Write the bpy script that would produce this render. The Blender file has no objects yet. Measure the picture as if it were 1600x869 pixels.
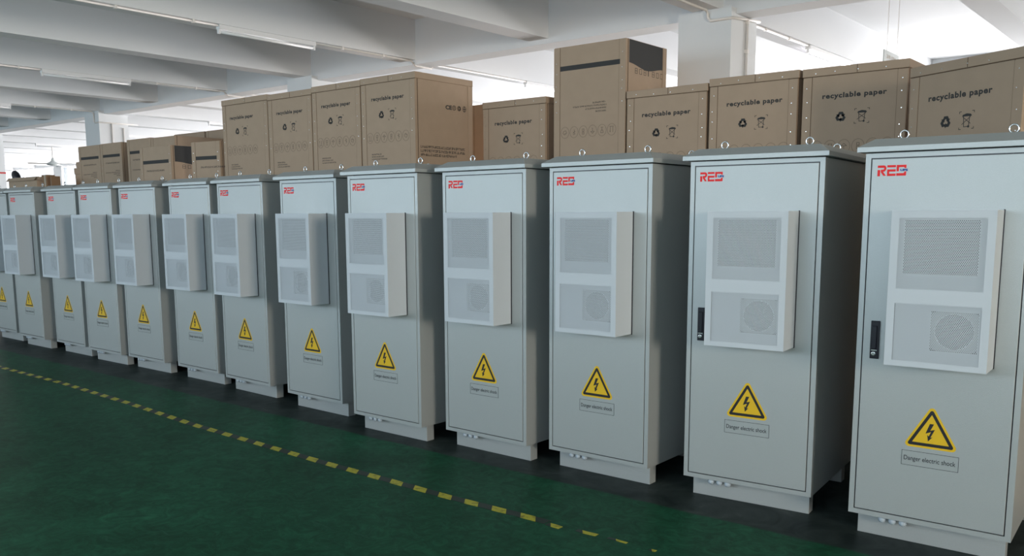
import bpy, bmesh, math, random
from mathutils import Vector, Matrix
C = bpy.context.scene.collection
sc = bpy.context.scene
random.seed(7)

# ------------------------------------------------------------------ camera
FPX, PITCH, ROLL, CY, CAMH, TH = 1361.97, 0.13586, -0.00352, 521.22, 1.5673, -0.69
cam = bpy.data.cameras.new('camera'); camo = bpy.data.objects.new('camera', cam); C.objects.link(camo)
cam.sensor_fit = 'HORIZONTAL'; cam.sensor_width = 36.0; cam.lens = FPX / 1600 * 36
cam.shift_y = (CY - 434.5) / 1600; cam.clip_end = 200
fh = Vector((math.sin(TH), math.cos(TH), 0)); r0 = Vector((math.cos(TH), -math.sin(TH), 0))
fw = fh * math.cos(PITCH) - Vector((0, 0, 1)) * math.sin(PITCH)
d0 = fw.cross(r0)
R = r0 * math.cos(ROLL) - d0 * math.sin(ROLL); D = r0 * math.sin(ROLL) + d0 * math.cos(ROLL)
U = -D
m = Matrix(((R.x, U.x, -fw.x), (R.y, U.y, -fw.y), (R.z, U.z, -fw.z))).to_4x4()
m.translation = Vector((0, 0, CAMH)); camo.matrix_world = m
sc.camera = camo

# ------------------------------------------------------------------ world, lights, exposure
sc.view_settings.view_transform = 'Standard'; sc.view_settings.look = 'None'
sc.view_settings.gamma = 1; sc.view_settings.use_curve_mapping = False
sc.view_settings.exposure = -0.08
w = bpy.data.worlds.new('sky'); sc.world = w; w.use_nodes = True
w.node_tree.nodes['Background'].inputs[0].default_value = (.86, .93, 1, 1)
w.node_tree.nodes['Background'].inputs[1].default_value = 1.6
def area(name, loc, direction, sx, sy, radiance, col):
    l = bpy.data.lights.new(name, 'AREA'); l.shape = 'RECTANGLE'; l.size = sx; l.size_y = sy
    l.energy = radiance * math.pi * sx * sy; l.color = col
    o = bpy.data.objects.new(name, l); C.objects.link(o); o.location = loc
    o.rotation_euler = Vector(direction).to_track_quat('-Z', 'Y').to_euler()
    return o
# daylight entering through the window openings of the hall
FRONT_Y, BACK_Y, RIGHT_X, LEFT_X = -5.0, 14.6, 9.0, -48.0
for (x0, x1) in ((-26, -20.2), (-19.8, -14.2), (-13.8, -8.2), (-7.8, -2.2), (-1.8, 3.8)):
    area('window_daylight', ((x0 + x1) / 2, FRONT_Y - .05, 2.5), (0, 1, 0), x1 - x0, 1.6, 4.8, (.68, .86, 1.0))
area('window_daylight', (RIGHT_X + .05, -.5, 2.3), (-1, 0, 0), 2.2, 1.8, 55.0, (1.0, .90, .76))
for i in range(8):
    xc = -0.9 - i * 5.985
    area('window_daylight', (xc, BACK_Y + .05, 2.2), (0, -1, 0), 5.4, 2.4, 11.0, (1.0, .97, .97))

# ------------------------------------------------------------------ materials
def mat(name, col, rough=.5, metal=0, spec=.5, bump=None, var=None, emit=None):
    m = bpy.data.materials.new(name); m.use_nodes = True; nt = m.node_tree; b = nt.nodes['Principled BSDF']
    b.inputs['Base Color'].default_value = (*col, 1); b.inputs['Roughness'].default_value = rough
    b.inputs['Metallic'].default_value = metal; b.inputs['Specular IOR Level'].default_value = spec
    tc = nt.nodes.new('ShaderNodeTexCoord')
    if var:
        sc_, amt = var
        n = nt.nodes.new('ShaderNodeTexNoise'); n.inputs['Scale'].default_value = sc_; n.inputs['Detail'].default_value = 5
        nt.links.new(tc.outputs['Object'], n.inputs['Vector'])
        mx = nt.nodes.new('ShaderNodeMix'); mx.data_type = 'RGBA'
        mx.inputs[6].default_value = (*[c * (1 - amt) for c in col], 1)
        mx.inputs[7].default_value = (*[min(1, c * (1 + amt)) for c in col], 1)
        nt.links.new(n.outputs['Fac'], mx.inputs[0]); nt.links.new(mx.outputs[2], b.inputs['Base Color'])
    if bump:
        sc_, st, dist = bump
        n = nt.nodes.new('ShaderNodeTexNoise'); n.inputs['Scale'].default_value = sc_; n.inputs['Detail'].default_value = 2
        nt.links.new(tc.outputs['Object'], n.inputs['Vector'])
        bp = nt.nodes.new('ShaderNodeBump'); bp.inputs['Strength'].default_value = st; bp.inputs['Distance'].default_value = dist
        nt.links.new(n.outputs['Fac'], bp.inputs['Height']); nt.links.new(bp.outputs['Normal'], b.inputs['Normal'])
    if emit:
        b.inputs['Emission Color'].default_value = (*emit[0], 1); b.inputs['Emission Strength'].default_value = emit[1]
    return m
M = {}
M['grey'] = mat('grey_hammered_paint', (.475, .50, .495), .39, metal=.35, bump=(260, .35, .0012), var=(300, .05))
M['ac'] = mat('white_powder_coat', (.60, .64, .68), .5, bump=(500, .1, .0005))
M['dark'] = mat('black_coil', (.03, .03, .035), .6)
M['inner'] = mat('inner_panel_grey', (.30, .315, .33), .5)
M['fin'] = mat('coil_fin', (.09, .09, .095), .5)
M['black'] = mat('black_plastic', (.012, .012, .02), .3)
M['steel'] = mat('zinc_plated_steel', (.8, .8, .8), .22, metal=1)
M['gland'] = mat('grey_nylon_gland', (.45, .52, .58), .4)
M['red'] = mat('red_sticker', (.9, .003, .003), .5)
M['blue'] = mat('blue_sticker', (.01, .06, .33), .5)
M['yellow'] = mat('yellow_sticker', (.80, .50, .01), .45)
M['ink'] = mat('black_print', (.012, .012, .015), .5)
M['clearlabel'] = mat('grey_label_film', (.46, .485, .48), .40, metal=.35)
M['card'] = mat('corrugated_cardboard', (.46, .345, .25), .85, spec=.2, bump=(60, .1, .002), var=(9, .06))
M['cardedge'] = mat('cardboard_seam', (.13, .085, .055), .9, spec=.1)
M['cardprint'] = mat('dark_grey_carton_print', (.06, .06, .06), .8, spec=.2)
M['thinprint'] = mat('faint_carton_print', (.19, .15, .115), .85, spec=.2)
M['tan'] = mat('light_tape', (.50, .42, .33), .6, spec=.3)
M['wall'] = mat('white_wall_paint', (.74, .76, .77), .8, spec=.2, var=(2, .03))
M['ceil'] = mat('white_ceiling_paint', (.76, .77, .78), .85, spec=.2, var=(1.5, .03))
M['pipe'] = mat('white_plastic_conduit', (.80, .76, .72), .4)
M['fixture'] = mat('fixture_enamel', (.8, .8, .8), .35)
M['tube_off'] = mat('glass_tube_unlit', (.9, .9, .9), .15)
M['tube_on'] = mat('glass_tube_lit', (.95, .95, 1), .3, emit=((.95, .9, 1.0), 14))
M['redpaint'] = mat('red_paint', (.55, .02, .02), .5)
M['signgrey'] = mat('hanging_sign_board', (.50, .53, .52), .5)
M['brown'] = mat('brown_carton', (.30, .17, .09), .8, var=(6, .1))

def floor_mat():
    m = bpy.data.materials.new('green_epoxy_floor'); m.use_nodes = True; nt = m.node_tree; N = nt.nodes; L = nt.links
    b = N['Principled BSDF']; tc = N.new('ShaderNodeTexCoord')
    def noise(scale, detail, dist=0, vec=None, rough=.6):
        n = N.new('ShaderNodeTexNoise'); n.inputs['Scale'].default_value = scale; n.inputs['Detail'].default_value = detail
        n.inputs['Distortion'].default_value = dist; n.inputs['Roughness'].default_value = rough
        L.new(vec or tc.outputs['Object'], n.inputs['Vector']); return n
    def ramp(src, pts):
        r = N.new('ShaderNodeValToRGB'); e = r.color_ramp.elements
        while len(e) < len(pts): e.new(.5)
        for el, (p, c) in zip(e, pts): el.position = p; el.color = (*c, 1)
        L.new(src, r.inputs[0]); return r
    def mixc(fac, a, bb, mode='MIX'):
        x = N.new('ShaderNodeMix'); x.data_type = 'RGBA'; x.blend_type = mode
        if isinstance(fac, float): x.inputs[0].default_value = fac
        else: L.new(fac, x.inputs[0])
        L.new(a, x.inputs[6]); L.new(bb, x.inputs[7]); return x.outputs[2]
    big = ramp(noise(.9, 6, 1.2).outputs['Fac'], [(.3, (.010, .060, .030)), (.55, (.014, .082, .042)), (.75, (.019, .115, .060))])
    swirl = ramp(noise(9, 9, 1.8, rough=.75).outputs['Fac'], [(.38, (.70, .70, .70)), (.52, (1, 1, 1)), (.66, (1.45, 1.4, 1.4))])
    green = mixc(1.0, big.outputs[0], swirl.outputs[0], 'MULTIPLY')
    # fine scratches
    mp = N.new('ShaderNodeMapping'); mp.inputs['Rotation'].default_value = (0, 0, .6); mp.inputs['Scale'].default_value = (1, 9, 1)
    L.new(tc.outputs['Object'], mp.inputs[0])
    scr = ramp(noise(3.2, 7, 2.5, mp.outputs[0], .75).outputs['Fac'], [(.57, (0, 0, 0)), (.68, (.55, .55, .55))])
    sg = N.new('ShaderNodeRGB'); sg.outputs[0].default_value = (.035, .11, .07, 1)
    green = mixc(scr.outputs[0], green, sg.outputs[0])
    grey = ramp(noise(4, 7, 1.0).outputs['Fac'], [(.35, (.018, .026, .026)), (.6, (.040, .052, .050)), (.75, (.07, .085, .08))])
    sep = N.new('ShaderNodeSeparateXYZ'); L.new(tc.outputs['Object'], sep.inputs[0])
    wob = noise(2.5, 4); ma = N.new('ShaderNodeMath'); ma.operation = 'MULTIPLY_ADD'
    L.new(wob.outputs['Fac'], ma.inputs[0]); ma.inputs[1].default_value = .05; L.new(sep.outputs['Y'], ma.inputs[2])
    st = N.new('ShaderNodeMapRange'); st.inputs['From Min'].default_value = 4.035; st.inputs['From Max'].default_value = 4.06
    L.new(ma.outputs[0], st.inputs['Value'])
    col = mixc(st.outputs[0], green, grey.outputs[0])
    L.new(col, b.inputs['Base Color']); b.inputs['Roughness'].default_value = .5; b.inputs['Specular IOR Level'].default_value = .06
    bp = N.new('ShaderNodeBump'); bp.inputs['Strength'].default_value = .15; bp.inputs['Distance'].default_value = .004
    L.new(noise(12, 6).outputs['Fac'], bp.inputs['Height']); L.new(bp.outputs[0], b.inputs['Normal'])
    return m
M['floor'] = floor_mat()

def perf_mat():
    m = bpy.data.materials.new('perforated_white_sheet'); m.use_nodes = True; nt = m.node_tree; N = nt.nodes; L = nt.links
    b = N['Principled BSDF']; b.inputs['Base Color'].default_value = (.60, .64, .68, 1); b.inputs['Roughness'].default_value = .5
    tc = N.new('ShaderNodeTexCoord'); sp = N.new('ShaderNodeSeparateXYZ'); L.new(tc.outputs['Object'], sp.inputs[0])
    P, Q2 = .0072, .0072 * math.sqrt(3)
    def mth(op, a, v=None):
        n = N.new('ShaderNodeMath'); n.operation = op
        L.new(a, n.inputs[0]) if not isinstance(a, float) else None
        if v is not None:
            if isinstance(v, (float, int)): n.inputs[1].default_value = v
            else: L.new(v, n.inputs[1])
        return n.outputs[0]
    def dist(off):
        u = mth('FRACT', mth('ADD', mth('DIVIDE', sp.outputs['X'], P), 100 + off)); v = mth('FRACT', mth('ADD', mth('DIVIDE', sp.outputs['Z'], Q2), 100 + off))
        u = mth('MULTIPLY', mth('SUBTRACT', u, .5), P); v = mth('MULTIPLY', mth('SUBTRACT', v, .5), Q2)
        return mth('ADD', mth('MULTIPLY', u, u), mth('MULTIPLY', v, v))
    hole = mth('LESS_THAN', mth('MINIMUM', dist(0), dist(.5)), .0022 ** 2)
    tr = N.new('ShaderNodeBsdfTransparent'); mx = N.new('ShaderNodeMixShader')
    L.new(hole, mx.inputs[0]); L.new(b.outputs[0], mx.inputs[1]); L.new(tr.outputs[0], mx.inputs[2])
    L.new(mx.outputs[0], N['Material Output'].inputs['Surface'])
    return m
M['perf'] = perf_mat()

def tape_mat():
    m = bpy.data.materials.new('black_yellow_floor_tape'); m.use_nodes = True; nt = m.node_tree; N = nt.nodes; L = nt.links
    b = N['Principled BSDF']; b.inputs['Roughness'].default_value = .5; b.inputs['Specular IOR Level'].default_value = .3
    tc = N.new('ShaderNodeTexCoord'); sp = N.new('ShaderNodeSeparateXYZ'); L.new(tc.outputs['Object'], sp.inputs[0])
    def mth(op, a, v):
        n = N.new('ShaderNodeMath'); n.operation = op; L.new(a, n.inputs[0])
        if isinstance(v, (float, int)): n.inputs[1].default_value = v
        else: L.new(v, n.inputs[1])
        return n.outputs[0]
    s = mth('ADD', sp.outputs['X'], mth('MULTIPLY', sp.outputs['Y'], .75))
    f = N.new('ShaderNodeMath'); f.operation = 'FRACT'; L.new(mth('DIVIDE', mth('ADD', s, 60.0), .198), f.inputs[0])
    g = mth('LESS_THAN', f.outputs[0], .5)
    nz = N.new('ShaderNodeTexNoise'); nz.inputs['Scale'].default_value = 30; nz.inputs['Detail'].default_value = 5; L.new(tc.outputs['Object'], nz.inputs['Vector'])
    r = N.new('ShaderNodeValToRGB'); r.color_ramp.elements[0].position = .3; r.color_ramp.elements[0].color = (.16, .15, .015, 1)
    r.color_ramp.elements[1].position = .5; r.color_ramp.elements[1].color = (.46, .42, .03, 1); L.new(nz.outputs['Fac'], r.inputs[0])
    mx = N.new('ShaderNodeMix'); mx.data_type = 'RGBA'; L.new(g, mx.inputs[0]); mx.inputs[6].default_value = (.010, .022, .014, 1); L.new(r.outputs[0], mx.inputs[7])
    L.new(mx.outputs[2], b.inputs['Base Color'])
    return m
M['tape'] = tape_mat()

# ------------------------------------------------------------------ mesh helpers
class MB:
    def __init__(s): s.bm = bmesh.new(); s.mats = []
    def mi(s, m):
        if m not in s.mats: s.mats.append(m)
        return s.mats.index(m)
    def box(s, a, b, m='grey', bevel=0):
        n0 = len(s.bm.faces)
        x0, y0, z0 = a; x1, y1, z1 = b
        v = [s.bm.verts.new(p) for p in ((x0,y0,z0),(x1,y0,z0),(x1,y1,z0),(x0,y1,z0),(x0,y0,z1),(x1,y0,z1),(x1,y1,z1),(x0,y1,z1))]
        fs = [s.bm.faces.new([v[i] for i in f]) for f in ((0,3,2,1),(4,5,6,7),(0,1,5,4),(1,2,6,5),(2,3,7,6),(3,0,4,7))]
        k = s.mi(m)
        for f in fs: f.material_index = k
        if bevel:
            es = list({e for f in fs for e in f.edges})
            r = bmesh.ops.bevel(s.bm, geom=es, offset=bevel, segments=2, affect='EDGES', profile=.5)
            for f in r['faces']: f.material_index = k
        return s
    def prism(s, pts, y0, y1, m):          # polygon in the XZ plane, extruded along Y
        k = s.mi(m)
        a = [s.bm.verts.new((x, y0, z)) for x, z in pts]; b = [s.bm.verts.new((x, y1, z)) for x, z in pts]
        fs = [s.bm.faces.new(a), s.bm.faces.new(b[::-1])]
        n = len(pts)
        for i in range(n): fs.append(s.bm.faces.new((a[i], b[i], b[(i + 1) % n], a[(i + 1) % n])))
        for f in fs: f.material_index = k
        return s
    def stroke(s, pts, wd, y, m, closed=False, th=.0006):
        n = len(pts)
        for i in range(n if closed else n - 1):
            a = Vector(pts[i]); b = Vector(pts[(i + 1) % n]); d = b - a
            if d.length < 1e-6: continue
            d.normalize(); o = Vector((-d.y, d.x)) * wd / 2; e = d * wd * .3
            q = [a - e + o, a - e - o, b + e - o, b + e + o]
            s.prism([(p.x, p.y) for p in q], y, y - th, m)
        return s
    def tube(s, pts, r, m, seg=10, closed=False):
        k = s.mi(m); pts = [Vector(p) for p in pts]; n = len(pts); rings = []
        for i, p in enumerate(pts):
            if closed: t = pts[(i + 1) % n] - pts[i - 1]
            else: t = (pts[min(i + 1, n - 1)] - pts[max(i - 1, 0)])
            t.normalize(); up = Vector((0, 0, 1)) if abs(t.z) < .9 else Vector((1, 0, 0))
            if closed: up = Vector((0, 1, 0)) if abs(t.y) < .5 else up
            u = t.cross(up).normalized(); v = t.cross(u)
            rings.append([s.bm.verts.new(p + (u * math.cos(2 * math.pi * j / seg) + v * math.sin(2 * math.pi * j / seg)) * r) for j in range(seg)])
        for i in range(n if closed else n - 1):
            A = rings[i]; B = rings[(i + 1) % n]
            for j in range(seg):
                f = s.bm.faces.new((A[j], A[(j + 1) % seg], B[(j + 1) % seg], B[j])); f.material_index = k; f.smooth = True
        if not closed:
            for q in (rings[0], rings[-1][::-1]):
                f = s.bm.faces.new(q); f.material_index = k
        return s
    def lathe(s, prof, c, m, seg=16, axis='z'):
        k = s.mi(m); rings = []
        for r, h in prof:
            ring = []
            for j in range(seg):
                a = 2 * math.pi * j / seg; x, y = r * math.cos(a), r * math.sin(a)
                p = (c[0] + x, c[1] + y, c[2] + h) if axis == 'z' else (c[0] + x, c[1] + h, c[2] + y)
                ring.append(s.bm.verts.new(p))
            rings.append(ring)
        for A, B in zip(rings, rings[1:]):
            for j in range(seg):
                f = s.bm.faces.new((A[j], A[(j + 1) % seg], B[(j + 1) % seg], B[j])); f.material_index = k; f.smooth = True
        for q in (rings[0], rings[-1]):
            f = s.bm.faces.new(q); f.material_index = k
        return s
    def text(s, body, size, x, z, y, m, bold=0, sx=1.0, spacing=1.0, th=.0006, flip=False, width=None):
        cu = bpy.data.curves.new('lettering', 'FONT'); cu.body = body; cu.size = size; cu.offset = bold; cu.space_character = spacing
        cu.resolution_u = 3
        o = bpy.data.objects.new('lettering', cu); C.objects.link(o)
        dg = bpy.context.evaluated_depsgraph_get(); me = bpy.data.meshes.new_from_object(o.evaluated_get(dg))
        xs = [v.co.x for v in me.vertices]; xmin, xmax = min(xs), max(xs)
        if width: sx = width / (xmax - xmin)
        k = s.mi(m); vs = []
        for v in me.vertices: vs.append(s.bm.verts.new((x + (v.co.x - xmin) * sx, y - th, z + v.co.y)))
        for p in me.polygons:
            try: f = s.bm.faces.new([vs[i] for i in p.vertices]); f.material_index = k
            except ValueError: pass
        bpy.data.objects.remove(o); bpy.data.meshes.remove(me); bpy.data.curves.remove(cu)
        return s
    def build(s, name, parent=None, recalc=True):
        if recalc: bmesh.ops.recalc_face_normals(s.bm, faces=s.bm.faces)
        me = bpy.data.meshes.new(name); s.bm.to_mesh(me); s.bm.free()
        for mm in s.mats: me.materials.append(M[mm])
        o = bpy.data.objects.new(name, me); C.objects.link(o)
        if parent: o.parent = parent
        return o
def thing(name, label, cat, loc=(0, 0, 0), rz=0, group=None):
    o = bpy.data.objects.new(name, None); C.objects.link(o); o.location = loc; o.rotation_euler = (0, 0, rz)
    o.empty_display_size = .1; return tag(o, label, cat, group)
def tag(o, label, cat, group=None):
    o['label'] = label; o['category'] = cat
    if group: o['group'] = group
    return o
def struct(mb, name):
    o = mb.build(name); o['kind'] = 'structure'; return o
def copy_tree(o, parent=None):
    c = o.copy(); C.objects.link(c)
    if parent: c.parent = parent
    for ch in list(o.children): copy_tree(ch, c)
    return c

# ------------------------------------------------------------------ the hall
BEAM_Z, GIRD_Z, SLAB_Z = 3.405, 3.355, 3.87
struct(MB().box((LEFT_X, FRONT_Y, -.1), (RIGHT_X, BACK_Y, 0), 'floor'), 'floor')
struct(MB().box((LEFT_X, FRONT_Y, SLAB_Z), (RIGHT_X, BACK_Y, SLAB_Z + .15), 'ceil'), 'ceiling')
GY = 7.60
cols = [-3.90 - 5.985 * i for i in range(-1, 8)]
trim = 1
# girder along the row of columns, with its cross beams
for y0 in (GY,):
    struct(MB().box((LEFT_X, y0, GIRD_Z), (RIGHT_X, y0 + .28, SLAB_Z), 'ceil'), 'trim_%d' % trim); trim += 1
bx = 5.5 / 1; k = -6
while True:
    x = -3.895 - 1.995 * k; k += 1
    if x > RIGHT_X - .3 or k < -5: continue
    if x < LEFT_X + .3: break
    struct(MB().box((x - .13, FRONT_Y, BEAM_Z), (x + .13, GY, SLAB_Z), 'ceil'), 'trim_%d' % trim); trim += 1
    struct(MB().box((x - .13, GY + .28, BEAM_Z), (x + .13, BACK_Y, SLAB_Z), 'ceil'), 'trim_%d' % trim); trim += 1
# walls with window openings
def wall_with_openings(name, axis, pos, th, a0, a1, openings, z0, z1):
    mb = MB(); cur = a0
    def b(u0, u1, zz0, zz1):
        if axis == 'y': mb.box((u0, pos, zz0), (u1, pos + th, zz1), 'wall')
        else: mb.box((pos, u0, zz0), (pos + th, u1, zz1), 'wall')
    for (o0, o1) in sorted(openings):
        b(cur, o0, 0, SLAB_Z); b(o0, o1, 0, z0); b(o0, o1, z1, SLAB_Z); cur = o1
    b(cur, a1, 0, SLAB_Z); struct(mb, name)
wn = 1
def window(axis, pos, a0, a1, z0, z1, n):
    global wn
    mb = MB(); t = .05
    def b(u0, u1, zz0, zz1, d0=-.03, d1=.03, m='fixture'):
        if axis == 'y': mb.box((u0, pos + d0, zz0), (u1, pos + d1, zz1), m)
        else: mb.box((pos + d0, u0, zz0), (pos + d1, u1, zz1), m)
    b(a0, a1, z0, z0 + t); b(a0, a1, z1 - t, z1); b(a0, a0 + t, z0 + t, z1 - t); b(a1 - t, a1, z0 + t, z1 - t)
    for i in range(1, n):
        u = a0 + (a1 - a0) * i / n; b(u - t / 2, u + t / 2, z0 + t, z1 - t)
    struct(mb, 'window_%d' % wn); wn += 1
fo = [(-26, -20.2), (-19.8, -14.2), (-13.8, -8.2), (-7.8, -2.2), (-1.8, 3.8)]
wall_with_openings('wall_front', 'y', FRONT_Y - .2, .2, LEFT_X, RIGHT_X, fo, 1.7, 3.3)
bo = [(-.9 - i * 5.985 - 2.7, -.9 - i * 5.985 + 2.7) for i in range(8)]
wall_with_openings('wall_back', 'y', BACK_Y, .2, LEFT_X, RIGHT_X, bo, 1.0, 3.4)
wall_with_openings('wall_right', 'x', RIGHT_X, .2, FRONT_Y, BACK_Y, [(-1.6, .6)], 1.4, 3.2)
wall_with_openings('wall_left', 'x', LEFT_X - .2, .2, FRONT_Y, BACK_Y, [], 1.1, 3.1)
for (a, b) in bo: window('y', BACK_Y + .02, a, b, 1.0, 3.4, 4)

# ------------------------------------------------------------------ columns
col_label = {
    1: 'white square concrete column rising behind the tall carton with the dark wave panel',
    2: 'white square column seen above the four tall cartons in the middle',
    3: 'white square column with two conduits behind the pair of striped cartons at left',
    4: 'white column cut by the left edge of the photo, with a red stripe'}
for i, x in enumerate(cols):
    if i not in (1, 2, 3, 4): continue
    t = thing('column', col_label[i], 'column', (x if i != 4 else -21.47, 7.5, 0), 0, 'columns under the long girder')
    MB().box((-.265, 0, 0), (.265, .53, GIRD_Z - .002)).build('shaft', t)
    t.children[0].data.materials[0] = M['wall']
    # the part that rises beside the girder
    mb = MB(); mb.box((-.265, 0, GIRD_Z - .002), (.265, .098, BEAM_Z - .002), 'wall'); mb.build('capital', t)
    if i == 4:
        MB().box((-.27, -.004, 2.50), (.269, .534, 2.535), 'redpaint').build('stripe', t)

# ------------------------------------------------------------------ outdoor cabinet
W, ZB, H, DEP = .70, .117, 1.84, .85
def round_tri(cx, cz, s, r, n=6):
    # rounded equilateral triangle, side s, base at cz
    h = s * math.sqrt(3) / 2; vs = [(cx - s / 2, cz), (cx + s / 2, cz), (cx, cz + h)]
    out = []
    cen = Vector((cx, cz + h / 3))
    for i, v in enumerate(vs):
        v = Vector(v); inn = v + (cen - v).normalized() * 2 * r
        base = {0: 210, 1: 330, 2: 90}[i]
        for j in range(n + 1):
            a = math.radians(base - 60 + 120 * j / n); out.append((inn.x + r * math.cos(a), inn.y + r * math.sin(a)))
    return out
def make_cabinet():
    root = thing('outdoor_cabinet', '-', 'cabinet')
    # body with a recess that takes the door
    D0, D1, Z0, Z1 = .024, .675, .140, 1.819
    mb = MB(); mb.box((0, .02, ZB), (W, DEP, H)); 
    for a, b in (((0, 0, ZB), (D0, .02, H)), ((D1, 0, ZB), (W, .02, H)), ((D0, 0, ZB), (D1, .02, Z0)), ((D0, 0, Z1), (D1, .02, H))): mb.box(a, b)
    mb.box((.01, .008, ZB + .01), (W - .01, .0195, H - .01), 'black')  # black backing: shade of the door gap put into the colour
    mb.build('body', root)
    door = MB().box((D0 + .005, -.001, Z0 + .005), (D1 - .005, .017, Z1 - .005), 'grey', .002).build('door', root)
    # roof: lip, hipped slope, flat top
    mb = MB(); x0, x1, y0, y1 = -.028, W + .028, -.045, DEP + .045
    zs = [(0, H + .005), (0, H + .027), (.062, 1.906)]
    rings = [[mb.bm.verts.new(p) for p in ((x0 + d, y0 + d, z), (x1 - d, y0 + d, z), (x1 - d, y1 - d, z), (x0 + d, y1 - d, z))] for d, z in zs]
    k = mb.mi('grey')
    for A, B in zip(rings, rings[1:]):
        for j in range(4): mb.bm.faces.new((A[j], A[(j + 1) % 4], B[(j + 1) % 4], B[j]))
    mb.bm.faces.new(rings[0]); mb.bm.faces.new(rings[-1])
    mb.box((.03, .03, H), (W - .03, DEP - .03, H + .006), 'black')  # black filler paints the shadow gap between body and roof
    mb.build('roof', root)
    MB().box((.027, .078, 0), (W - .027, .148, ZB), 'grey', .002).build('plinth', root)
    MB().box((.027, DEP - .11, 0), (W - .027, DEP - .04, ZB), 'grey', .002).build('plinth', root)
    for (ex, ey) in ((.125, .16), (W - .125, .16), (.125, DEP - .16), (W - .125, DEP - .16)):
        mb = MB(); n = 20
        mb.tube([(ex + .0185 * math.cos(2 * math.pi * i / n), ey, 1.932 + .0185 * math.sin(2 * math.pi * i / n)) for i in range(n)], .0042, 'steel', 8, True)
        mb.lathe([(.011, 0), (.011, .006), (.006, .0065), (.005, .012)], (ex, ey, 1.9055), 'steel', 12)
        mb.build('eyebolt', root)
    for i in range(3):
        gx = .15 + .047 * i
        MB().lathe([(.007, .0), (.014, .004), (.018, .013), (.018, .022), (.014, .026), (.014, .034)], (gx, .035, ZB - .034), 'gland', 12).build('cable_gland', root)
    # handle on the door
    mb = MB(); hx0, hx1, hz0, hz1 = .064, .104, .886, 1.066
    mb.box((hx0, -.012, hz0), (hx1, -.001, hz1), 'black', .003)
    mb.box((hx0 + .007, -.020, hz0 + .045), (hx1 - .010, -.010, hz1 - .022), 'black', .004)
    mb.lathe([(.0105, 0), (.0105, -.006), (.007, -.0065)], ((hx0 + hx1) / 2 - .002, -.012, hz0 + .024), 'steel', 14, 'y')
    mb.box((hx0 + .006, -.0135, hz0 + .038), (hx1 - .008, -.012, hz0 + .043), 'steel')
    h = mb.build('handle', door); h['label'] = 'black swing handle with chrome lock'
    # logo, x .055-.180, z 1.735-1.787
    mb = MB(); y0, y1 = -.001, -.0018
    lx, lz, s = .055, 1.7355, .125 / 1150     # traced units: 1150 wide, 400 tall
    def P(pts, m='red', yy=y1): mb.prism([(lx + px * s, lz + pz * s * 1.12) for px, pz in pts], y0, yy, m)
    P([(0, 400), (0, 310), (230, 310), (250, 290), (230, 262), (250, 240), (130, 240), (130, 150), (240, 12), (345, 12), (225, 165), (290, 175), (345, 240), (352, 300), (335, 355), (290, 395), (230, 402)][:3] + [(215, 310), (250, 305), (262, 280), (250, 252), (215, 245), (130, 245), (130, 150), (240, 12), (345, 12), (225, 160), (290, 175), (340, 235), (352, 290), (335, 350), (290, 392), (230, 402)])
    P([(0, 0), (105, 0), (105, 235), (0, 235)])
    P([(385, 318), (725, 318), (725, 402), (385, 402)])
    P([(385, 0), (725, 0), (725, 85), (470, 85), (470, 160), (725, 160), (725, 245), (385, 245)])
    P([(757, 165), (850, 165), (850, 315), (1050, 315), (1080, 275), (1140, 275), (1140, 400), (757, 400)])
    P([(757, 0), (1125, 0), (1140, 20), (1140, 155), (1075, 155), (1045, 95), (757, 95)])
    mb.text('UPS', .0135, lx + 905 * s, lz + 172 * s * 1.12, y1, 'blue', bold=.0008, width=300 * s)
    mb.build('logo', door)
    # warning triangle
    mb = MB(); tcx, tz = .350, .488
    mb.prism(round_tri(tcx, tz, .2395, .016), -.001, -.0016, 'yellow')
    mb.prism(round_tri(tcx, tz + .010, .205, .0085), -.0016, -.0020, 'ink')
    mb.prism(round_tri(tcx, tz + .0245, .157, .0005, 1), -.0020, -.0024, 'yellow')
    bolt = [(-4, 49), (12, 49), (-1, 20), (17, 26), (1, -10), (9, -8), (-8, -28), (-12, 0), (-6, -6), (2, 14), (-19, 5)]
    mb.prism([(tcx - .002 + a * .00108, tz + .065 + b * .00108) for a, b in bolt], -.0024, -.0028, 'ink')
    mb.build('warning_sign', door)
    mb = MB(); a0, a1, b0, b1 = .230, .472, .398, .467
    mb.box((a0, -.0016, b0), (a1, -.001, b1), 'clearlabel')
    mb.stroke([(a0, b0), (a1, b0), (a1, b1), (a0, b1)], .0016, -.0016, 'ink', True)
    mb.text('Danger electric shock', .031, a0 + .010, b0 + .0245, -.0016, 'ink', width=.220, bold=.0002)
    mb.build('text_label', door)
    # air conditioner hung on the door
    ax0, ax1, az0, az1, ad = .170, .583, .890, 1.579, .174
    G = [(.203, .550, 1.235, 1.546), (.205, .549, .916, 1.171)]
    mb = MB(); tk = .003
    mb.box((ax0, -ad, az0), (ax0 + tk, -.001, az1), 'ac'); mb.box((ax1 - tk, -ad, az0), (ax1, -.001, az1), 'ac')
    mb.box((ax0 + tk, -ad, az0), (ax1 - tk, -.001, az0 + tk), 'ac'); mb.box((ax0 + tk, -ad, az1 - tk), (ax1 - tk, -.001, az1), 'ac')
    g1, g2 = G
    for a, b in (((ax0 + tk, az0 + tk), (g1[0], az1 - tk)), ((g1[1], az0 + tk), (ax1 - tk, az1 - tk)), ((g1[0], g1[3]), (g1[1], az1 - tk)),
                 ((g1[0], g2[3]), (g1[1], g1[2])), ((g1[0], az0 + tk), (g1[1], g2[2]))):
        mb.box((a[0], -ad, a[1]), (b[0], -ad + tk, b[1]), 'ac')
    mb.box((ax1 - .002, -.006, az0 - .003), (ax1 + .004, -.001, az1 + .003), 'black')   # rubber gasket
    ac = mb.build('air_conditioner', root)
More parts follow.
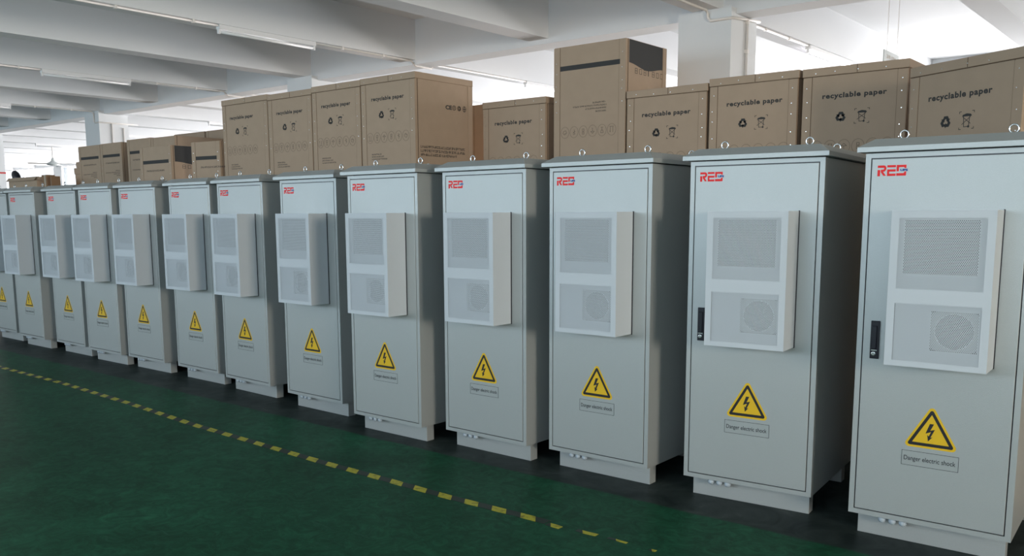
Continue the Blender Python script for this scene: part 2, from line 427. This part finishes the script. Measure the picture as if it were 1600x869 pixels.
    for (gx0, gx1, gz0, gz1) in G:
        MB().box((gx0, -ad + .0004, gz0), (gx1, -ad + .0010, gz1), 'perf').build('grille', ac)
    # inner panel with two cut-outs
    mb = MB(); py = -ad + .016
    dx0, dx1, dz0, dz1 = .225, .521, 1.302, 1.536
    fx0, fx1, fz0, fz1 = .352, .539, .968, 1.144
    for a, b in (((ax0 + .01, 1.19), (dx0, 1.565)), ((dx1, 1.19), (ax1 - .01, 1.565)), ((dx0, dz1), (dx1, 1.565)), ((dx0, 1.19), (dx1, dz0)),
                 ((ax0 + .01, .90), (fx0, 1.19)), ((fx1, .90), (ax1 - .01, 1.19)), ((fx0, fz1), (fx1, 1.19)), ((fx0, .90), (fx1, fz0))):
        mb.box((a[0], py, a[1]), (b[0], py + .002, b[1]), 'ac')
    mb.build('inner_panel', ac)
    mb = MB(); mb.box((dx0 - .01, py + .02, dz0 - .01), (dx1 + .01, py + .03, dz1 + .01), 'dark')
    for i in range(18):
        z = dz0 + (i + .5) * (dz1 - dz0) / 18; mb.box((dx0, py + .012, z - .0015), (dx1, py + .02, z + .0015), 'fin')
    mb.build('condenser_coil', ac)
    mb = MB(); fcx, fcz = (fx0 + fx1) / 2, (fz0 + fz1) / 2
    mb.box((fx0 - .01, py + .045, fz0 - .01), (fx1 + .01, py + .05, fz1 + .01), 'dark')
    n = 28; Rr = .078
    for i in range(n):   # plate with a round hole
        a0_, a1_ = 2 * math.pi * i / n, 2 * math.pi * (i + 1) / n
        def sq(a):
            c_, s_ = math.cos(a), math.sin(a); q = min((fx1 - fx0) / 2 / max(abs(c_), 1e-6), (fz1 - fz0) / 2 / max(abs(s_), 1e-6))
            return (fcx + c_ * q, fcz + s_ * q)
        mb.prism([(fcx + Rr * math.cos(a0_), fcz + Rr * math.sin(a0_)), sq(a0_), sq(a1_), (fcx + Rr * math.cos(a1_), fcz + Rr * math.sin(a1_))], py + .008, py + .010, 'inner')
    mb.tube([(fcx + Rr * math.cos(2 * math.pi * i / 32), py + .007, fcz + Rr * math.sin(2 * math.pi * i / 32)) for i in range(32)], .0022, 'steel', 6, True)
    mb.lathe([(.024, 0), (.024, .02)], (fcx, py + .014, fcz), 'black', 16, 'y')
    for i in range(7):
        a = 2 * math.pi * i / 7
        mb.prism([(fcx + r_ * math.cos(a + q), fcz + r_ * math.sin(a + q)) for r_, q in ((.022, 0), (.072, .12), (.072, .55), (.022, .5))], py + .022, py + .024, 'black')
    mb.build('fan', ac)
    return root
POS = [(-1.353,4.227,0.0401), (-2.271,4.256,0.0875), (-3.189,4.223,0.0092), (-4.037,4.182,-0.0018), (-4.900,4.106,0.0053), (-5.921,4.267,-0.0058), (-6.949,4.346,-0.0263), (-7.842,4.390,-0.0008), (-8.793,4.378,0.0121), (-9.610,4.343,0.0194), (-10.491,4.381,0.0106), (-11.455,4.347,0.0102), (-12.393,4.401,0.0103)]
CL = ['light grey outdoor cabinet nearest the camera, cut by the right edge, black door handle showing',
      'light grey outdoor cabinet, second nearest, black door handle showing and dark right side',
      'light grey outdoor cabinet standing in front of the tallest carton, third from the right',
      'light grey cabinet before the low carton left of the tallest one, fourth from right',
      'light grey outdoor cabinet with broad lit right side, in front of the carton marked CE',
      'bluish grey cabinet with its front shaded, sixth from the right in the row',
      'light grey outdoor cabinet in front of the leftmost of the tall four cartons',
      'light grey cabinet, eighth from right, before the striped carton beside the tall four',
      'light grey cabinet with wide lit side, ninth from the right, before the dark-sided striped carton',
      'light grey cabinet standing in front of the pair of striped cartons at left',
      'narrow-looking light grey cabinet third from the left edge, close beside its right neighbour',
      'light grey outdoor cabinet second from the left edge, in front of the low brown cartons',
      'light grey outdoor cabinet cut off by the left edge of the photo']
proto = make_cabinet()
for i, (x, y, a) in enumerate(POS):
    o = proto if i == 0 else copy_tree(proto)
    o.location = (x, y, 0); o.rotation_euler = (0, 0, a)
    o['label'] = CL[i]; o['group'] = 'grey electric cabinets standing in a row'

# ------------------------------------------------------------------ cartons
def pseudo(mb, x0, x1, z, h, y, m, rng, gap=.25):
    x = x0; cw = h * .8
    while x + cw <= x1 + 1e-6:
        for _ in range(2):
            zz = z + rng.choice((.1, .5, .9)) * h; mb.stroke([(x, zz), (x + cw, zz)], h * .16, y, m)
        xx = x + rng.choice((.15, .5, .85)) * cw; mb.stroke([(xx, z), (xx, z + h)], h * .18, y, m)
        x += cw * (1 + gap)
def circle(cx, cz, r, n=22, sy=1.0): return [(cx + r * math.cos(2 * math.pi * i / n), cz + r * sy * math.sin(2 * math.pi * i / n)) for i in range(n)]
def recycle(mb, cx, cz, r, y, m):
    for k in range(3):      # three bent arrows
        a = math.radians(90 + 120 * k)
        def T(px, pz): return (cx + (px * math.cos(a - math.pi / 2) - pz * math.sin(a - math.pi / 2)) * r, cz + (px * math.sin(a - math.pi / 2) + pz * math.cos(a - math.pi / 2)) * r)
        mb.prism([T(-.62, .12), (T(-.33, -.04)), T(-.12, .42), T(.12, .42), T(.22, .24), T(.08, .16), T(.58, .02), T(.80, .50), T(.62, .42), T(.36, .88), T(-.30, .88)], y, y - .0008, m)
def bin_icon(mb, cx, cz, s, y, m):
    w_ = .0032
    def T(px, pz): return (cx + px * s, cz + pz * s)
    for sx in (-1, 1):
        for sz in (-1, 1):
            mb.stroke([T(sx * .98, sz * .78), T(sx * .98, sz * .98), T(sx * .72, sz * .98)], w_, y, m)
    mb.stroke([T(-.42, .42), T(-.34, -.72), T(.30, -.72), T(.40, .42)], w_ * 1.2, y, m)
    mb.prism([T(*p) for p in ((-.62, .42), (-.5, .62), (0, .74), (.5, .66), (.66, .52), (.6, .40))], y, y - .0008, m)
    mb.stroke([T(-.62, -.45), T(.5, .36)], w_, y, m); mb.stroke([T(.52, -.40), T(-.5, .36)], w_, y, m)
    mb.prism([T(.28 + .14 * math.cos(q * .628), -.72 + .14 * math.sin(q * .628)) for q in range(10)], y, y - .0008, m)
def handling(mb, x0, dx, z, r, y, m, rng, flip=False):
    for i in range(6):
        cx = x0 + dx * i; mb.stroke(circle(cx, z, r, sy=1.12), .0022, y, m, True)
        k = (5 - i) if flip else i; s = -1 if flip else 1
        def q(pts): mb.stroke([(cx + a * r, z + s * b * r) for a, b in pts], .0035, y, m)
        if k == 0: q([(-.3, -.5), (-.3, .5)]); q([(.3, -.5), (.3, .5)]); q([(-.45, -.6), (.45, -.6)]); q([(-.3, .5), (-.45, .25)])
        elif k == 1: q([(-.3, .5), (-.2, 0), (.2, 0), (.3, .5), (-.3, .5)]); q([(0, 0), (0, -.5)]); q([(-.25, -.55), (.25, -.55)])
        elif k == 2: q([(-.45, .1), (0, .5), (.45, .1), (-.45, .1)]); q([(0, .1), (0, -.5), (-.15, -.55)])
        elif k == 3: q([(-.2, .5), (.2, .5), (.2, .1), (-.2, .1), (-.2, .5)]); q([(-.2, -.05), (.2, -.05), (.2, -.5), (-.2, -.5), (-.2, -.05)])
        elif k == 4: q([(-.2, .5), (.25, .35), (-.1, .1), (.25, -.1), (0, -.5)]); q([(-.25, .2), (.2, -.2)])
        else: q([(-.5, .1), (-.1, .45), (.45, .1), (.2, -.4), (-.3, -.3), (-.5, .1)]); q([(-.1, .2), (.2, .1)])
def carton(label, x, y, h, kind, w_=.72, d=.75, yaw=0, side=None, group='cardboard packing cartons behind the cabinets', staples=14, seed=1):
    rng = random.Random(seed)
    t = thing('cardboard_carton', label, 'box', (x, y, 0), yaw, group)
    MB().box((0, .004, 0), (w_, d, h - (.003 if kind == 'paper' else 0)), 'card', .004).build('body', t)
    yf = .004
    # front cover sheet standing a few millimetres proud, between the corner flaps
    sL, sR = (.066, w_ - .066)
    zt = h - .058 if kind == 'paper' else h - .002
    mb = MB()
    mb.box((.001, -.002, .01), (sL - .004, yf, zt - .004), 'card'); mb.box((sL - .004, .001, .01), (sL, yf, zt), 'cardedge')
    mb.box((sR, .001, .01), (sR + .002, yf, zt), 'cardedge'); mb.box((sR + .002, 0, .01), (w_ - .001, yf, zt - .004), 'card')
    mb.build('corner_flap', t)
    MB().box((sL, .0005, .01), (sR, yf, zt), 'card').build('front_panel', t)
    MB().box((w_, .03, .02), (w_ + .002, .035, zt), 'cardedge').box((w_, .035, .02), (w_ + .003, d - .06, zt), 'card').box((w_, d - .06, .02), (w_ + .008, d, zt), 'card').build('side_panel', t)
    if kind == 'paper':
        mb = MB(); mb.box((-.005, -.006, h - .056), (w_ + .010, d + .004, h), 'card', .003)
        mb.box((-.003, -.0035, h - .060), (w_ + .006, 0, h - .056), 'cardedge')
        mb.box((w_ * .53, -.0075, h - .054), (w_ * .53 + .003, -.006, h - .002), 'cardedge')
        mb.build('lid', t)
        y0 = .0005
        mb = MB(); mb.text('recyclable paper', .047, .140, h - .212, y0, 'cardprint', bold=.0016, spacing=1.12, width=.432, th=.001); mb.build('printed_text', t)
        mb = MB(); recycle(mb, .272, h - .343, .038, y0, 'cardprint'); mb.build('recycling_symbol', t)
        mb = MB(); bin_icon(mb, .415, h - .345, .050, y0, 'cardprint'); mb.build('crossed_bin_symbol', t)
        mb = MB(); handling(mb, .112, .0955, h - .545, .042, y0, 'thinprint', rng); mb.build('handling_symbols', t)
        mb = MB()
        for r_ in range(3): pseudo(mb, .13, .26 + .04 * r_, h - .70 - r_ * .022, .011, y0, 'cardprint', rng)
        mb.build('small_print', t)
    if kind == 'bar':
        y0 = .0005
        MB().box((.066, -.0003, h - .200), (w_ - .055, y0, h - .160), 'cardprint').build('printed_stripe', t)
        mb = MB()
        for k_, (a, b) in enumerate(((.40, .54), (.20, .54), (.33, .54), (.43, .54)) if h > 2.8 else ((.42, .55), (.12, .55), (.36, .55), (.44, .55))):
            z = h - (.49 if h > 2.8 else .40) - k_ * .024; pseudo(mb, a, b, z, .011, y0, 'cardprint', rng)
        if h < 2.8: pseudo(mb, .14, .56, h - .29, .017, y0, 'cardprint', rng, .15)
        mb.build('small_print', t)
        if h > 2.8:
            mb = MB(); handling(mb, .118, .095, h - .715, .042, y0, 'thinprint', rng, True); mb.build('handling_symbols', t)
    if side == 'wave':
        # dark printed panel with a wavy lower edge and outlined letters, on the right side
        mb = MB(); k = mb.mi('cardprint'); n = 24; ya, yb = .045, d - .06; xs = w_ + .0035
        top = [mb.bm.verts.new((xs, ya + (yb - ya) * i / n, h - .004)) for i in range(n + 1)]
        bot = [mb.bm.verts.new((xs, ya + (yb - ya) * i / n, h - .205 + .018 * math.cos(2 * math.pi * (i / n - .0) * .95))) for i in range(n + 1)]
        for i in range(n): mb.bm.faces.new((top[i], top[i + 1], bot[i + 1], bot[i])).material_index = k
        mb.build('printed_panel', t)
        for i, ch in enumerate('BUSIRDU'):
            c0 = .14 + .068 * i; z = h - .262; mb = MB(); wd_ = .010 if ch == 'I' else .034
            mb.stroke([(c0, z), (c0 + wd_, z), (c0 + wd_, z + .040), (c0, z + .040)], .0035, 0, 'cardprint', True)
            if ch in 'BSR': mb.stroke([(c0, z + .020), (c0 + wd_, z + .020)], .0035, 0, 'cardprint')
            o = mb.build('printed_letter', t)
            for v in o.data.vertices: v.co = Vector((w_ + .0035 - v.co.y, v.co.x, v.co.z))
    if side == 'ce':
        mb = MB()
        mb.text('CE', .050, .385, h - .290, 0, 'cardprint', bold=.002, width=.085)
        for i, cx in enumerate((.500, .568, .640)):
            mb.stroke(circle(cx, h - .272, .022, sy=.9 if i < 2 else 1.1), .005, 0, 'cardprint', True)
            if i == 0: mb.stroke([(cx - .010, h - .264), (cx + .010, h - .264)], .005, 0, 'cardprint'); mb.stroke([(cx - .010, h - .278), (cx + .010, h - .278)], .005, 0, 'cardprint')
            elif i == 1: mb.stroke(circle(cx + .002, h - .272, .012), .006, 0, 'cardprint', True)
            else: mb.stroke([(cx, h - .252), (cx, h - .292)], .007, 0, 'cardprint'); mb.stroke([(cx - .016, h - .272), (cx + .016, h - .272)], .007, 0, 'cardprint')
        o = mb.build('certification_marks', t)
        for v in o.data.vertices: v.co = Vector((w_ + .0035 - v.co.y, v.co.x, v.co.z))
        mb = MB()
        for r_ in range(3): pseudo(mb, .060, .655 if r_ < 2 else .545, h - .655 - r_ * .035, .021, 0, 'cardprint', rng, .12)
        o = mb.build('small_print', t)
        for v in o.data.vertices: v.co = Vector((w_ + .0035 - v.co.y, v.co.x, v.co.z))
    # staples down the corner flaps and along the lid
    for i in range(staples):
        if i < 5: px, pz, yy = sL - .036 + rng.uniform(-.006, .006), h - .12 - .105 * i + rng.uniform(-.02, .02), -.0035
        elif i < 10: px, pz, yy = sR + .03 + rng.uniform(-.006, .006), h - .11 - .10 * (i - 5) + rng.uniform(-.02, .02), -.001
        else:
            if kind != 'paper': continue
            px, pz, yy = .06 + .17 * (i - 10) + rng.uniform(-.03, .03), h - .035 + rng.uniform(-.008, .008), -.0070
        MB().box((px - .0035, yy - .001, pz - .0025), (px + .0035, yy + .0005, pz + .0025), 'steel').build('staple', t)
    return t
P_ = 'cardboard_carton'
carton('unseen carton added beyond the right edge to block window light, beside the turned one', -.54, 5.2, 2.45, 'plain', .72, seed=21, staples=0)  # added out of view to stop back-window light reaching the cabinet sides
carton('unseen carton added farther right to block window light, last of its row', .22, 5.2, 2.45, 'plain', .72, seed=22, staples=0)  # also added out of view, keeps back-window light off the cabinets
carton('hidden second-row carton added to block window light in the gap left of the turned carton', -2.0, 7.0, 2.3, 'plain', .72, .48, seed=23, staples=0)  # added unseen behind the row, blocks window light leaking through the gap
carton('large carton printed recyclable paper, turned at an angle, cut by the right edge', -1.585, 5.71, 2.43, 'paper', .76, .72, math.radians(-29), seed=2)
carton('carton printed recyclable paper behind the gap between the two nearest cabinets', -2.442, 6.2, 2.57, 'paper', .70, seed=3)
carton('carton printed recyclable paper standing behind the second nearest cabinet', -3.162, 6.2, 2.575, 'paper', .68, seed=4)
carton('carton printed recyclable paper touching the right side of the tallest carton', -3.895, 6.2, 2.55, 'paper', .705, seed=5)
carton('tallest carton, dark stripe on its front and dark wavy panel on its side', -4.637, 6.2, 2.975, 'bar', .722, .64, side='wave', seed=6)
carton('lower dim carton printed recyclable paper, left of the tallest carton', -5.452, 6.2, 2.585, 'paper', .72, seed=7)
carton('plain carton glimpsed in the dark gap right of the carton marked CE', -6.35, 7.0, 2.705, 'plain', .72, .48, seed=8, staples=0)
carton('carton with CE mark on its brown right side, rightmost of the tall four', -6.394, 5.55, 2.817, 'paper', .711, side='ce', seed=9)
carton('tall carton printed recyclable paper, immediately left of the one marked CE', -7.122, 5.55, 2.812, 'paper', .709, seed=10)
carton('tall carton printed recyclable paper, second from left of the tall four', -7.852, 5.55, 2.80, 'paper', .712, seed=11)
carton('tall carton printed recyclable paper, leftmost of the tall four', -8.695, 5.55, 2.81, 'paper', .825, seed=12)
carton('carton with dark stripe half hidden behind the leftmost of the tall four', -9.19, 5.45, 2.385, 'bar', .47, .45, math.radians(8), seed=13)
carton('striped carton with a near black right side, standing forward of the others', -10.257, 5.4, 2.375, 'bar', .706, .74, side='wave', seed=14)
carton('plain topped carton peeking above the gap right of the near black carton side', -11.40, 7.0, 2.755, 'plain', .78, .48, seed=15, staples=0)
carton('plain topped carton rising behind the striped carton with near black side', -12.26, 7.0, 2.755, 'plain', .82, .48, seed=16, staples=0)
carton('carton top visible between two seams, left behind the forward striped carton', -11.46, 6.2, 2.61, 'plain', .61, seed=17, staples=0)
carton('striped carton partly hidden by the forward carton, right of the striped pair', -12.12, 6.2, 2.62, 'bar', .65, seed=18)
carton('right carton of the striped pair at left, its dark right side showing', -12.915, 6.2, 2.605, 'bar', .627, seed=19)
carton('left carton of the striped pair at left, with a dark stripe near its top', -13.614, 6.2, 2.60, 'bar', .685, seed=20)

# small cartons and things at the far left
def small_box(label, x, y, z0, z1, w_, d, yaw=0, m='card', open_top=False):
    t = thing('small_carton', label, 'box', (x, y, z0), yaw, 'small cartons at the far left end')
    h = z1 - z0
    if open_top:
        mb = MB(); tk = .006
        mb.box((0, 0, 0), (w_, tk, h), m).box((0, d - tk, 0), (w_, d, h), m).box((0, tk, 0), (tk, d - tk, h), m).box((w_ - tk, tk, 0), (w_, d - tk, h), m).box((tk, tk, 0), (w_ - tk, d - tk, tk), m)
        mb.build('body', t)
        mb = MB()
        k = mb.mi(m)
        for (a, b, o_) in (((0, 0), (w_, 0), (0, -.04)), ((w_, 0), (w_, d), (.05, 0))):
            q = [(a[0], a[1], h), (b[0], b[1], h), (b[0] + o_[0], b[1] + o_[1], h - .05), (a[0] + o_[0], a[1] + o_[1], h - .05)]
            lo = [mb.bm.verts.new(p) for p in q]; hi = [mb.bm.verts.new((p[0], p[1], p[2] + .005)) for p in q]
            mb.bm.faces.new(lo); mb.bm.faces.new(hi)
            for i in range(4): mb.bm.faces.new((lo[i], lo[(i + 1) % 4], hi[(i + 1) % 4], hi[i]))
        mb.build('flap', t)
    else:
        MB().box((0, 0, 0), (w_, d, h), m, .004).build('body', t)
        MB().box((-.001, -.001, h - .06), (w_ + .001, d * .5, h + .001), m).box((w_ * .48, -.0016, h * .3), (w_ * .48 + .05, 0, h), 'tan').build('packing_tape', t)
    return t
small_box('long low open carton with creased flaps above the leftmost cabinets', -15.36, 5.85, 0, 2.165, 1.06, .16, 0, 'card', True)
small_box('small brown carton with a dark top edge, right of the long open carton', -14.12, 5.85, 0, 2.185, .18, .12, 0, 'brown')
small_box('reddish brown carton lit at its right side, just left of the striped pair', -13.70, 5.80, 0, 2.15, .18, .12, math.radians(-20), 'brown')
small_box('pale carton, lowest of the stepped stack left of the striped pair', -14.66, 6.6, 0, 2.234, .62, .5)
small_box('pale carton, middle of the stepped stack left of the striped pair', -14.69, 6.6, 2.2365, 2.335, .50, .45)
small_box('pale carton, topmost of the stepped stack left of the striped pair', -14.61, 6.6, 2.338, 2.43, .40, .4)
mb = MB(); pts = [(0, 0), (.05, .03), (.075, .09), (.08, .17), (.07, .25), (.045, .31), (.01, .33)]
mb.lathe([(max(a, .004), b) for a, b in pts], (0, 0, 0), 'black', 16)
bag = mb.build('black_bag'); bag.scale = (1.0, .7, .95); bag.rotation_euler = (0, math.radians(112), math.radians(-5)); bag.location = (-15.38, 5.935, 2.26)
tag(bag, 'glossy black bag lying on top of the long open carton at far left', 'bag')

# ------------------------------------------------------------------ hazard tape on the floor
def tape_strip(x0, x1, yc, name_label, seed, wd=.062, ragged=0.0):
    rng = random.Random(seed); mb = MB(); k = mb.mi('tape'); n = max(2, int((x1 - x0) / .05))
    A, B = [], []
    for i in range(n + 1):
        x = x0 + (x1 - x0) * i / n; c = yc(x); e = rng.uniform(-ragged, ragged)
        wob = .001 * math.sin(i * 1.7)
        A.append((x, c - wd / 2 * (1 - abs(e)) + wob)); B.append((x, c + wd / 2 * (1 - abs(rng.uniform(-ragged, ragged))) + wob))
    va = [mb.bm.verts.new((x, y, .0012)) for x, y in A]; vb = [mb.bm.verts.new((x, y, .0012)) for x, y in B]
    la = [mb.bm.verts.new((x, y, 0.0002)) for x, y in A]; lb = [mb.bm.verts.new((x, y, 0.0002)) for x, y in B]
    for i in range(n):
        mb.bm.faces.new((va[i], va[i + 1], vb[i + 1], vb[i])); mb.bm.faces.new((la[i], la[i + 1], va[i + 1], va[i])); mb.bm.faces.new((lb[i], lb[i + 1], vb[i + 1], vb[i]))
    mb.bm.faces.new((va[0], vb[0], lb[0], la[0])); mb.bm.faces.new((va[n], vb[n], lb[n], la[n]))
    return tag(mb.build('floor_tape'), name_label, 'tape', 'black and yellow tape on the floor')
TP = [(-14, 3.56), (-9.86, 3.53), (-8.46, 3.545), (-7.09, 3.50), (-5.96, 3.43), (-5.12, 3.415), (-4.36, 3.40), (-3.81, 3.405), (-3.28, 3.405), (-2.72, 3.43), (-2.30, 3.43), (-1.5, 3.44)]
def tyc(x):
    for (a, b), (c, d) in zip(TP, TP[1:]):
        if a <= x <= c: return b + (d - b) * (x - a) / (c - a)
    return TP[-1][1]
tape_strip(-14, -8.62, tyc, 'farther length of black and yellow tape on the green floor, reaching the left edge', 1)
tape_strip(-8.60, -2.60, tyc, 'long intact black and yellow hazard tape crossing the green floor', 2)
tape_strip(-2.59, -2.50, lambda x: 3.41, 'short crooked piece of tape where the long intact length ends', 3, .045, .25)
tape_strip(-2.42, -2.30, lambda x: 3.435, 'worn narrow scrap of yellow tape on the floor, first after the tape breaks off', 4, .045, .5)
tape_strip(-2.24, -2.13, lambda x: 3.445, 'second worn scrap of yellow tape along the broken end of the line', 5, .034, .6)
tape_strip(-2.005, -1.97, lambda x: 3.44, 'last tiny scrap of worn tape at the bottom edge of the photo', 6, .03, .5)

# ------------------------------------------------------------------ lights, conduits, signs, fans
def fixture(x, y0, label, lit, L=1.16):
    z = BEAM_Z
    t = thing('fluorescent_light', label, 'light', (x, y0, z), 0, 'fluorescent tube lights under the beams')
    MB().box((-.03, 0, -.045), (.03, L, 0), 'fixture', .003).build('housing', t)
    n = MB(); n.tube([(0, .02, -.066), (0, L - .02, -.066)], .014, 'tube_on' if lit else 'tube_off', 12); n.build('tube', t)
    for yy in (.0, L - .02): MB().box((-.014, yy, -.085), (.014, yy + .02, -.045), 'fixture').build('lamp_holder', t)
LXs = [0, 2, 4, 6, 8, 10]
FL = {2: 'unlit fluorescent light on the beam at top centre left, nearest in the front bay', 4: 'unlit fluorescent light on the second lit-less beam at upper left',
      6: 'unlit fluorescent light cut by the left edge high in the photo'}
BL = {0: 'bright lit fluorescent light behind the rightmost visible column', 2: 'lit fluorescent light just left of the tallest carton, beyond the girder',
      4: 'lit fluorescent light beyond the girder, hidden low behind the tall four cartons', 6: 'fluorescent light above the left end of the tall four cartons, beyond the girder',
      8: 'fluorescent light beyond the girder near the column at left', 10: 'far fluorescent light at left above the ceiling fan'}
for k in LXs:
    x = -3.895 - 1.995 * k
    if k in FL: fixture(x + .09, 4.97, FL[k], False)
    fixture(x + .09, 9.75, BL[k], k in (0, 2, 4), 1.35)
def conduit(pts, label, group='white electrical conduits under the ceiling', r=.011, clips=()):
    t = thing('electrical_conduit', label, 'pipe', pts[0], 0, group); p0 = Vector(pts[0])
    MB().tube([Vector(p) - p0 for p in pts], r, 'pipe', 8).build('pipe', t)
    for c in clips:
        c = Vector(c) - p0; MB().box((c.x - .018, c.y - .012, c.z - .016), (c.x + .018, c.y + .012, c.z + .016), 'pipe', .002).build('clip', t)
def sharp(pts):      # doubles the corner points so that tube bends stay crisp
    out = [pts[0]]
    for a, b, c in zip(pts, pts[1:], pts[2:]):
        a, b, c = Vector(a), Vector(b), Vector(c)
        out += [tuple(b + (a - b).normalized() * .03), tuple(b + (c - b).normalized() * .03)]
    return out + [pts[-1]]
zb = BEAM_Z - .013
for k in (2, 4, 6):
    x = -3.895 - 1.995 * k + .105
    nm = {2: 'at top centre', 4: 'at upper left', 6: 'near the left edge'}[k]
    conduit([(x, FRONT_Y + .1, zb), (x, 4.96, zb)], 'white conduit running to the near end of the unlit light ' + nm, clips=[(x, 3.2 + .75 * i, zb) for i in range(3)])
    off = 0 if k != 6 else .0
    yy = GY - .015 if k != 6 else 7.485
    conduit(sharp([(x, 6.14, zb), (x, yy, zb), (x, yy, GIRD_Z - .015), (x, GY + .32, GIRD_Z - .015), (x, GY + .32, zb), (x, 9.74, zb)]) if k != 6 else
            sharp([(x, 6.14, zb), (x, yy, zb), (x, yy, 3.20), (cols[4 - 1] + .28, yy, 3.20), (cols[3] + .28, 8.2, 3.20)]),
            'white conduit bending under the girder from the light ' + nm, clips=[(x, 6.5, zb), (x, 7.1, zb)])
# column 1: conduit coming down the front, around the corner, then on under the back beam
x = -3.86; cx = cols[1] + .265 + .014
conduit(sharp([(x, FRONT_Y + .1, zb), (x, 7.485, zb), (x, 7.485, 3.30), (cx, 7.485, 3.30), (cx, 8.10, 3.36), (-3.80, 8.2, zb), (-3.80, 9.74, zb)]),
        'conduit stepping down the front of the rightmost visible column and around its corner', r=.013, clips=[(-3.80, 8.6, zb), (-3.80, 9.2, zb)])
conduit([(cx, 7.80, 3.31), (cx, 7.80, .1)], 'vertical conduit down the right face of the rightmost visible column', r=.013, clips=[(cx, 7.80, 3.05), (cx, 7.80, 3.31)])
c3 = cols[3] + .265 + .014
for dy, nm in ((.22, 'left'), (.43, 'right')):
    conduit([(c3, 7.5 + dy, 3.20 if dy < .3 else 3.13), (c3, 7.5 + dy, .1)], 'thin conduit down the lit face of the column at left, %s one of two' % nm, r=.013)

def hanging_sign(X, y, z, label, sz=(.5, .17)):
    t = thing('hanging_sign', label, 'sign', (X, y, z), 0, 'small signs hanging on chains')
    MB().box((-.006, 0, -sz[1]), (.006, sz[0], 0), 'signgrey', .002).build('board', t)
    mb = MB(); rng = random.Random(3)
    pseudo(mb, .08, sz[0] - .08, -.075, .035, 0, 'tan', rng)
    o = mb.build('lettering', t)
    for v in o.data.vertices: v.co = Vector((.0068 - v.co.y, v.co.x, v.co.z))
    for yy in (.10, sz[0] - .06):
        mb = MB(); L = SLAB_Z - z; n = int(L / .03)
        for i in range(n):
            z0 = i * .03; a = (i % 2)
            w_ = .005
            ring = [((w_ * c_ if a else 0), yy + (0 if a else w_ * c_), z0 + .015 + .017 * s_) for c_, s_ in ((1, 0), (.7, .7), (0, 1), (-.7, .7), (-1, 0), (-.7, -.7), (0, -1), (.7, -.7))]
            mb.tube(ring, .0014, 'pipe', 4, True)
        mb.build('chain', t)
hanging_sign(-2.90, 9.44, 3.21, 'small grey sign hanging on two chains above the rightmost cartons')
hanging_sign(-6.05, 12.2, 2.75, 'sign whose thin chains hang right of the rightmost visible column')
hanging_sign(-19.4, 11.1, 2.60, 'sign whose two thin chains hang above the left cartons beyond the girder')

def fan(x, y, zc, label):
    t = thing('ceiling_fan', label, 'fan', (x, y, zc), 0, 'ceiling fans in the far bay')
    MB().tube([(0, 0, .08), (0, 0, SLAB_Z - zc)], .018, 'pipe', 8).build('rod', t)
    MB().lathe([(.03, .16), (.05, .12), (.06, .08), (.15, .02), (.16, -.03), (.06, -.05)], (0, 0, 0), 'signgrey', 20).build('motor', t)
    for i in range(3):
        a = 2 * math.pi * i / 3 + .4
        mb = MB(); k = mb.mi('pipe'); c, s = math.cos(a), math.sin(a)
        q = [(.14, -.05), (.62, -.075), (.66, 0), (.62, .075), (.14, .05)]
        lo = [mb.bm.verts.new((u * c - v * s, u * s + v * c, v * .2)) for u, v in q]; hi = [mb.bm.verts.new((u * c - v * s, u * s + v * c, v * .2 + .006)) for u, v in q]
        mb.bm.faces.new(lo); mb.bm.faces.new(hi)
        for j in range(5): mb.bm.faces.new((lo[j], lo[(j + 1) % 5], hi[(j + 1) % 5], hi[j]))
        mb.build('blade', t)
fan(-25.5, 10.9, 3.0, 'ceiling fan hanging in the bright far bay at left')
